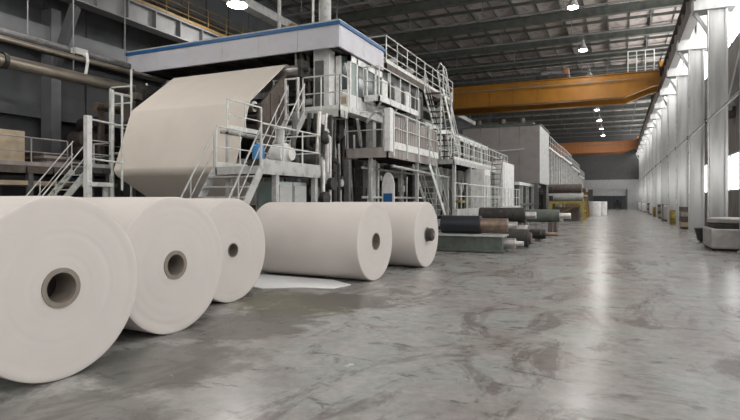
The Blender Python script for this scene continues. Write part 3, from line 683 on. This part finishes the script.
for y in (20.4, 24, 28, 32, 34.8): MB().box(-5.75, -5.55, y-.1, y+.1, 0, .95).build('leg', 'grey', e)
e = thing('floor_valve', 'small olive handwheel valve on the white guard beam by the stairs', 'valve', (-5.65, 20.9, 1.35))
MB().tube((-5.65,20.9,1.35), (-5.65,20.9,1.6), .05, 10).build('stem', 'dark', e); MB().tube((-5.65,20.9,1.6), (-5.65,20.9,1.68), .22, 16).build('wheel', 'yellow', e)
# ---- big beige box and the machine beyond
e = thing('air_house', 'big plain grey-beige box rising over the machine under the orange crane', 'housing', (-8.5, 46, 0))
for k in range(4):
    x0 = -11.6+k*1.525; MB().box(x0+.01, x0+1.515, 43.7, 43.8, 3.0, 7.5).build('front_panel', 'beige', e)
for k in range(4):
    y0 = 43.8+k*1.5; MB().box(-5.6, -5.5, y0+.005, y0+1.495, 3.0, 7.5).build('side_panel', 'lgrey', e)
MB().box(-11.6, -5.6, 43.8, 49.8, 3.0, 7.48).build('body', 'beige', e)
MB().box(-11.7, -5.4, 43.6, 49.9, 7.5, 7.58).build('roof_plate', 'green', e)
for x in (-11.4, -8.6, -5.8):
    for y in (44, 49.5): MB().box(x-.15, x+.15, y-.15, y+.15, 0, 3.0).build('leg', 'grey', e)
MB().path([(-10.6,43.4,6.2),(-8.6,43.4,5.55),(-6.6,43.4,5.65)], .06, 8).build('front_pipe', 'lgrey', e)
e = thing('roof_ducts', 'olive ducts lying on the roof of the big beige box under the orange crane', 'duct', (-10, 48, 7.58))
MB().box(-11.4, -6.2, 45.5, 48.5, 7.58, 8.0).build('duct_body', 'green', e)
for x in (-10.8, -8.8, -7.2): MB().tube((x,46,8.0), (x,46,8.4), .25, 14).build('fan', 'brown', e)
e = thing('lower_machine_bay', 'dark machinery bay under the beige box behind the guard railing', 'machine', (-7, 44, 0))
MB().box(-11, -7.4, 39.8, 50, .0, 2.9).build('body', 'dark', e)
for k in range(8):
    y = 38.6+k*1.4; MB().box(-6.4, -6.2, y-.08, y+.08, 0, 2.9).build('post', 'lgrey' if k%2 else 'green', e)
MB().box(-6.5, -6.15, 38.4, 49.6, 2.75, 2.95).build('top_beam', 'white', e); MB().box(-6.5, -6.15, 38.4, 49.6, 1.3, 1.45).build('mid_beam', 'green', e)
for k in range(5):
    y = 39.3+k*2.1; MB().lathe_x([(-7.4,.6),(-6.8,.6),(-6.75,.5),(-6.75,.001)], y+.5, .9, 20).build('drive_wheel', 'grey', e)
labs = ['first pale panelled machine bay right behind the big beige box', 'second pale machine bay farther behind the beige box', 'third pale machine bay towards the hall end', 'last pale machine bay nearest the far doorway']
for k, (y0, y1, zt) in enumerate(((50.2,62,7.0),(62.3,76,7.1),(76.3,92,6.8),(92.3,106,6.2))):
    e = thing('machine_bay', labs[k], 'machine', (-8, (y0+y1)/2, 0), 'machine bays beyond the beige box')
    MB().box(-12, -5.9, y0+.2, y1-.2, 2.6, zt-1.0).build('body', 'lgrey' if k%2 else 'beige', e)
    n = 5
    for j in range(n):
        a = y0+(y1-y0)*j/n; b = y0+(y1-y0)*(j+1)/n
        MB().box(-5.9, -5.8, a+.15, b-.15, 2.8, 4.9-.3*(j%2)).build('panel', 'white' if (j+k)%3 else 'lgrey', e)
        MB().box(-5.75, -5.55, a-.08, a+.08, 0, zt-.6).build('post', 'lgrey', e)
        MB().box(-6.2, -5.9, a+.4, b-.4, .4, 2.2).build('drive_box', 'dark', e)
    MB().box(-6.6, -5.5, y0, y1, zt-.75, zt-.6).build('top_deck', 'white', e)
    railing(e, (-5.55, y0), (-5.55, y1), zt-.6, 1.0, 8, toe=False)
    MB().box(-6.8, -5.5, y0, y1, 2.45, 2.65).build('lower_deck', 'lgrey', e)
    MB().box(-11.5, -6.5, y0+.3, y1-.3, 0, 2.45).build('base_body', 'dark', e)

# ================================================================== STEEL ROLLS ON THE FLOOR
def floor_roll(label, y, z, segs, supports=()):
    """segs: list of (x0, x1, r, material, name)"""
    t = thing('steel_roll', label, 'roll', ((segs[0][0]+segs[-1][1])/2, y, z), 'steel machine rolls lying by the aisle')
    for x0, x1, r, m, nm in segs: MB().lathe_x([(x0,r-.012),(x0+.012,r),(x1-.012,r),(x1,r-.012)], y, z, 32, caps=True).build(nm, m, t)
    for x in supports: MB().box(x-.1, x+.1, y-.3, y+.3, 0, max(.05, z-segs[0][2]*.97)).build('cradle', 'brown', t)
    return t
e = thing('steel_beam', 'long grey-green steel box beam lying on the floor beneath the black roll', 'beam', (-4.6, 17.9, 0))
MB().box(-6.2, -3.35, 17.5, 18.3, .08, .52).build('beam_body', 'green', e)
MB().box(-6.2, -3.3, 17.42, 18.38, .52, .57).build('top_flange', 'lgrey', e)
MB().box(-6.2, -3.3, 17.42, 18.38, .03, .08).build('bottom_flange', 'green', e)
for x in (-5.9, -4.7, -3.7): MB().box(x-.12, x+.12, 17.4, 18.4, 0, .03).build('skid', 'dark', e)
MB().lathe_x([(-3.35,.17),(-3.0,.17),(-2.98,.09),(-2.75,.08)], 17.9, .3, 20, caps=True).build('shaft_stub', 'steel', e)
floor_roll('black rubber covered roll with a brown bare steel end, lying on the green beam', 17.95, .88, [(-5.45,-4.12,.3,'rubber','cover'),(-4.12,-3.25,.22,'rustroll','roll_body'),(-3.25,-2.95,.12,'steel','journal')])
floor_roll('short dark steel roll on the floor with its blunt end by the green beam tip', 19.7, .36, [(-5.0,-2.85,.32,'dark','roll_body'),(-2.85,-2.75,.2,'brown','journal')], (-4.6,-3.4))
floor_roll('dark brown steel roll topmost of the pile right behind the black roll', 22.0, 1.1, [(-5.1,-3.3,.3,'dark','roll_body'),(-3.3,-2.9,.14,'steel','journal')], (-4.8,-3.5))
floor_roll('bright steel roll with thin shaft, low behind the short dark roll', 21.0, .52, [(-4.9,-3.1,.25,'steel','roll_body'),(-3.1,-2.6,.1,'dark','journal')], (-4.6,-3.3))
floor_roll('olive steel roll lying in front of the yellow stand', 27.0, .95, [(-4.9,-2.5,.3,'green','roll_body'),(-2.5,-2.0,.14,'steel','journal')], (-4.6,-2.9))
floor_roll('slim pale steel roll lying behind the olive roll', 30.0, .75, [(-5.0,-2.6,.2,'white','roll_body'),(-2.6,-2.2,.1,'dark','journal')], (-4.6,-3.0))
floor_roll('small dark roll with thin end, lowest and rightmost of the pile', 23.4, .3, [(-3.95,-2.7,.2,'dark','roll_body'),(-2.7,-2.2,.08,'rustroll','journal')], (-3.7,-3.0))
# yellow stand with rolls
e = thing('roll_stand', 'rusty yellow steel stand at the aisle edge beyond the floor rolls', 'stand', (-3.8, 48, 0))
for x in (-5.2, -2.5):
    for y in (47, 49): MB().bar((x,y,0), (x+(.25 if x < -4 else -.25),y,1.6), .2).build('leg', 'yellow', e)
    MB().bar((x,47,.8), (x,49,.8), .15).build('side_beam', 'yellow', e)
for y in (47, 49):
    MB().bar((-5.2,y,1.5), (-2.5,y,1.5), .22).build('cross_beam', 'yellow', e); MB().bar((-5.2,y,.2), (-2.7,y,1.4), .1).build('brace', 'ochre', e)
MB().box(-5.2, -2.5, 46.9, 49.1, 1.54, 1.61).build('top_plate', 'brown', e)
MB().box(-5.0, -2.9, 47.3, 48.7, .0, 1.1).build('gear_housing', 'brown', e)
for (z, r, m, lab, x1) in ((1.952,.34,'lgrey','pale dusty roll resting directly on the yellow stand',-2.6),(2.656,.36,'brown','dark brown roll stacked on the pale roll of the yellow stand',-2.7)):
    t = thing('steel_roll', lab, 'roll', (-4, 48, z), 'rolls stacked on the yellow stand')
    MB().lathe_x([(-5.3,r),(x1,r)], 48, z, 24, caps=True).build('roll_body', m, t); MB().lathe_x([(x1,.12),(x1+.3,.12)], 48, z, 12, caps=True).build('journal', 'rustroll', t)
    for y in (47.35, 48.65): MB().box(-5.2, -4.9, y-.12, y+.12, z-.3, z+.1).build('chock', 'dark', t)
e = thing('rust_frame', 'rusty brown frame leaning behind the yellow stand towards the far end', 'stand', (-3, 56, 0))
for y in (54.5, 58): MB().bar((-4.8,y,0), (-4.6,y,2.6), .2).bar((-2.6,y,0), (-2.9,y,2.6), .2).build('upright', 'ochre', e)
MB().box(-4.8, -2.7, 54.3, 58.2, 2.5, 2.75).build('top_plate', 'brown', e); MB().box(-4.6, -3.0, 55, 57.5, .1, 1.8).build('core', 'rustroll', e)
for k, (x, y, lab) in enumerate(((-2.35,64,'white wrapped upright roll nearest the yellow stand'),(-1.75,66,'white wrapped upright roll standing right of its twin in the aisle'))):
    t = thing('wrapped_roll', lab, 'paper roll', (x, y, 0), 'white wrapped rolls in the far aisle')
    MB().lathe_z([(0,.62),(.03,.65),(1.5,.65),(1.53,.6)], x, y, 28).build('wrap', 'white', t)
    MB().lathe_z([(1.53,.12),(1.55,.12)], x, y, 16).build('core_cap', 'dark', t)

# ================================================================== RIGHT SIDE ITEMS
e = thing('concrete_block', 'big pale concrete block with a dark lid at the foot of the right columns', 'block', (3.4, 22.4, 0))
MB().box(2.82, 4.3, 21.2, 23.2, .08, .74).build('block_body', 'conc', e, .06)
MB().box(2.85, 4.2, 21.35, 23.1, 0, .08).build('foot', 'dark', e)
MB().box(2.95, 4.25, 21.3, 23.1, .74, .9).build('neck', 'dark', e)
MB().lathe_z([(.9,.55),(.93,.74),(1.05,.76),(1.09,.7)], 3.6, 22.2, 28).build('lid', 'conc', e)
e = thing('steel_basin', 'dark round basin on the floor just left of the concrete block', 'basin', (3.15, 27, 0))
MB().lathe_z([(0,.3),(.08,.42),(.5,.52),(.56,.54),(.56,.46),(.2,.4)], 3.35, 25.6, 24).build('bowl', 'dark', e)
MB().lathe_z([(.5,.44),(.52,.44)], 3.35, 25.6, 24).build('contents', 'conc', e)
kinds = ['crate','barrel','bale']
rlab = ['brown wooden crate leaning place between the second and third column', 'olive steel barrel beside the third column foot', 'stacked pale bale beside the fourth column foot', 'brown wooden crate beside the fifth column foot',
        'olive steel barrel beside the sixth column foot', 'white bale beside the seventh column foot', 'brown crate beside the eighth column foot', 'white bale between column feet in the far aisle', 'white bale farthest along the right columns']
for k, (y, kd) in enumerate(((37.5,'crate'),(44,'barrel'),(50.5,'bale'),(57.5,'crate'),(64,'barrel'),(71,'bale'),(78,'crate'),(85.6,'bale'),(99.3,'bale'))):
    t = thing({'crate':'wooden_crate','barrel':'steel_barrel','bale':'wrapped_bale'}[kd], rlab[k], kd, (3.8, y, 0))
    if kd == 'crate':
        for j in range(4): MB().box(3.4, 4.4, y-.7, y+.7, .12+j*.3, .39+j*.3).build('board', ['tan','brown','pink','brown'][j], t)
        MB().box(3.45, 4.35, y-.6, y-.45, 0, .12).box(3.45, 4.35, y+.45, y+.6, 0, .12).build('runner', 'brown', t)
    elif kd == 'barrel':
        MB().lathe_z([(0,.36),(.03,.38),(.4,.38),(.43,.4),(.46,.38),(.9,.38),(.95,.36)], 3.7, y, 24).build('shell', 'yellow' if k < 3 else 'ochre', t)
        MB().lathe_z([(.95,.3),(.97,.3)], 3.7, y, 20).build('lid', 'dark', t)
    else:
        MB().box(3.0 if k > 6 else 3.3, 4.3, y-.9, y+.9, .1, 1.3).build('bale_body', 'white' if k > 4 else 'conc', t, .1)
        for j in (-.5, .5): MB().box(2.98 if k > 6 else 3.28, 4.32, y+j-.03, y+j+.03, .08, 1.33).build('strap', 'dark', t)
        MB().box(3.3, 4.2, y-.8, y+.8, 0, .1).build('pallet', 'brown', t)
e = thing('wall_beam_brace', 'rusty diagonal brace high on the right wall at the frame edge', 'brace', (4.8, 28, 6))
MB().bar((4.75,25.5,9.0), (4.75,30.6,5.9), .22, .3).build('brace_bar', 'colm', e)
MB().box(4.6, 5.0, 30.3, 31.0, 5.6, 6.1).build('gusset', 'brown', e)
e = thing('wall_pipe', 'pale pipe running along the right columns at shoulder height above the windows', 'pipe', (3.5, 20, 5.2))
MB().tube((3.48,20,5.1), (3.48,110,5.1), .05, 8).build('pipe', 'girdR', e)
for y in COLY[6:]: MB().box(3.42, 3.56, y-.06, y+.06, 5.0, 5.2).build('clamp', 'dark', e)
# forklift in the far doorway
e = thing('forklift', 'dark forklift truck standing in the far doorway', 'forklift', (-.1, 106, 0))
MB().box(-.75, .55, 105.4, 107.6, .35, 1.2).build('body', 'dark', e)
MB().box(-.75, .55, 107.0, 107.7, .3, 1.35).build('counterweight', 'dark', e)
for x in (-.65, .45):
    MB().box(x-.05, x+.05, 105.1, 105.25, .1, 2.4).build('mast_rail', 'dark', e)
    MB().box(x-.06, x+.06, 103.9, 105.1, .08, .14).build('fork', 'dark', e)
    for y in (105.6, 107.2): MB().tube((x-.14,y,.33), (x+.14,y,.33), .33, 18).build('wheel', 'rubber', e)
    for y in (105.5, 107.1): MB().bar((x,y,1.2), (x,y+.1,2.2), .06).build('guard_post', 'dark', e)
MB().box(-.72, .52, 105.4, 107.3, 2.2, 2.27).build('overhead_guard', 'dark', e)
MB().box(-.35, .15, 106.2, 106.8, 1.2, 1.75).build('seat', 'rubber', e)

# ================================================================== LEFT BACKGROUND
e = thing('steam_pipe', 'thick shiny steel pipe running overhead along the upper left', 'pipe', (-17, 12, 5.8))
MB().tube((-17,2,5.93), (-17,34,5.93), .2, 20).build('pipe_run', 'pipe', e)
for y in (6, 10.4): MB().tube((-17,y,5.93), (-17,y+.12,5.93), .25, 20).build('flange', 'dark', e)
for y in (5, 12.8): MB().tube((-17,y,6.1), (-17,y,14.9), .02, 6).build('hanger', 'girder', e)
e = thing('service_pipe', 'thinner steel pipe running just above the thick overhead pipe', 'pipe', (-17, 12, 6.5))
MB().tube((-17,2,6.6), (-17,34,6.6), .09, 12).build('pipe_run', 'pipe', e)
MB().path([(-17,13.2,6.75),(-16.85,13.2,6.8),(-16.8,13.2,6.5),(-16.9,13.2,6.1)], .05, 8).build('clamp', 'white', e)
e = thing('cable_tray', 'dark cable tray with grey ducts hanging between pipes and left wall', 'tray', (-17, 12, 6.4))
MB().box(-18.6, -17.9, 6, 19, 6.9, 7.0).build('tray', 'dark', e); MB().tube((-18.2,6,7.15), (-18.2,19,7.15), .14, 12).build('duct', 'grey', e)
for y in (8,12,16): MB().tube((-18.2,y,7.2), (-18.2,y,14.8), .02, 6).build('hanger', 'girder', e)
for y in (9.5, 13.5, 17.2): MB().box(-18.7, -17.8, y, y+.5, 7.0, 7.22).build('clip', 'lgrey', e)
e = thing('store_platform', 'brown railed storage platform along the left wall at the frame edge', 'platform', (-18.5, 13, 2.7))
deck(e, -20, -17.95, 8, 17.5, 2.85, .25, 'brown', 'dark')
railing(e, (-17.97, 8), (-17.97, 13.3), 2.85, .95, 4, 'pink')
railing(e, (-17.97, 14.35), (-17.97, 17.5), 2.85, .95, 2, 'pink')
MB().box(-19.8, -18.05, 8.1, 15.5, 2.2, 2.35).build('lower_shelf', 'tan', e)
for y in (8.3, 12, 15.3):
    for x in (-19.8, -18.1): MB().box(x-.08, x+.08, y-.08, y+.08, 0, 2.6).build('leg', 'grey', e)
t = thing('cardboard_box', 'tan cardboard box on the storage platform at left frame edge', 'box', (-18.9, 11.3, 2.85))
MB().box(-19.3, -18.5, 10.6, 12.1, 2.85, 4.05).build('carton', 'tan', t, .01); MB().box(-19.3+.37, -18.5-.37, 10.59, 12.11, 4.05, 4.056).build('tape', 'pink', t)
for k, (y, h_, m, lab) in enumerate(((13.2,.55,'pink','flat pinkish stack of boards on the storage platform'),(14.3,.35,'lgrey','low pale stack of sheets at the end of the storage platform'))):
    t = thing('board_stack', lab, 'boards', (-18.9, y, 2.85), 'stacks on the storage platform')
    for j in range(5): MB().box(-19.5+random.uniform(-.1,.1), -18.3+random.uniform(-.1,.1), y-.5+random.uniform(-.1,0), y+.45+random.uniform(0,.1), 2.85+j*h_/5, 2.85+(j+1)*h_/5-.01).build('board', m if j%2 else 'brown', t)
stair('narrow pale stairs at the left leading down from the storage platform', -17.75, -16.95, 13.35, 2.85, 10.9, 0, m='galv', n=11)
e = thing('stair_landing', 'small grey landing at the head of the narrow left stairs', 'platform', (-17.3, 13.8, 2.7))
deck(e, -17.9, -16.85, 13.4, 14.35, 2.85, .2, 'grey'); railing(e, (-16.87, 13.4), (-16.87, 14.33), 2.85, .95, 1); railing(e, (-17.9, 14.33), (-16.87, 14.33), 2.85, .95, 1)
for x in (-17.8, -16.95): MB().box(x-.06, x+.06, 14.1, 14.22, 0, 2.65).build('leg', 'grey', e)
e = thing('gate_post', 'tall white post with short rails left of the paper web', 'post', (-14, 11, 0))
MB().box(-14.08, -13.92, 10.92, 11.08, 0, 4.15).build('post', 'white', e)
for z in (4.05, 2.9): MB().tube((-13.95,11.05,z), (-14.0,12.2,z-.05), .03, 8).build('rail', 'galv', e)
MB().tube((-14,12.2,2.0), (-14,12.2,5.0), .035, 8).build('rear_post', 'galv', e)
MB().tube((-14,11.6,0), (-14,11.6,2.1), .09, 10).build('stub_post', 'lgrey', e); MB().box(-14.2, -13.8, 10.98, 11.7, 2.1, 2.22).build('shelf', 'galv', e)
e = thing('winding_gear', 'dark brown cluttered winding gear at the end of the storage platform, behind the narrow stairs', 'machine', (-19, 16, 2.85))
MB().box(-19.8, -18.5, 15.0, 17.2, 2.86, 4.7).build('body', 'dark', e)
for k in range(16):
    x = -18.6+random.uniform(-.8,.2); y = 14.9+random.uniform(-.3,1.8); z = random.uniform(3.4,5.1); q = random.uniform(.12,.34)
    MB().lathe_x([(x-.4,q),(x+.3,q),(x+.32,q*.5),(x+.45,q*.5)], y, z, 16, caps=True).build('drum', random.choice(['brown','dark','rustroll','brown']), e)
for y in (14.9,16.2,17.2): MB().box(-18.3, -18.15, y-.1, y+.1, 2.86, 5.3).build('upright', 'brown', e)
MB().tube((-18.2,14.6,5.3), (-18.2,19,5.3), .16, 12).build('top_pipe', 'rustroll', e)
e = thing('left_railings', 'dark railed scaffold with uprights just left of the paper web', 'scaffold', (-16, 13, 0))
for x, y, z in ((-16.9,14.2,5.9),(-16.9,15.9,6.3),(-15.95,14.3,6.4)): MB().tube((x,y,0), (x,y,z), .04, 8).build('upright', 'galv', e)
for z in (3.4, 4.4, 5.2, 5.8): MB().tube((-16.9,14.2,z), (-15.95,14.3,z), .03, 8).tube((-16.9,14.2,z), (-16.9,15.9,z), .03, 8).build('rail', 'galv', e)
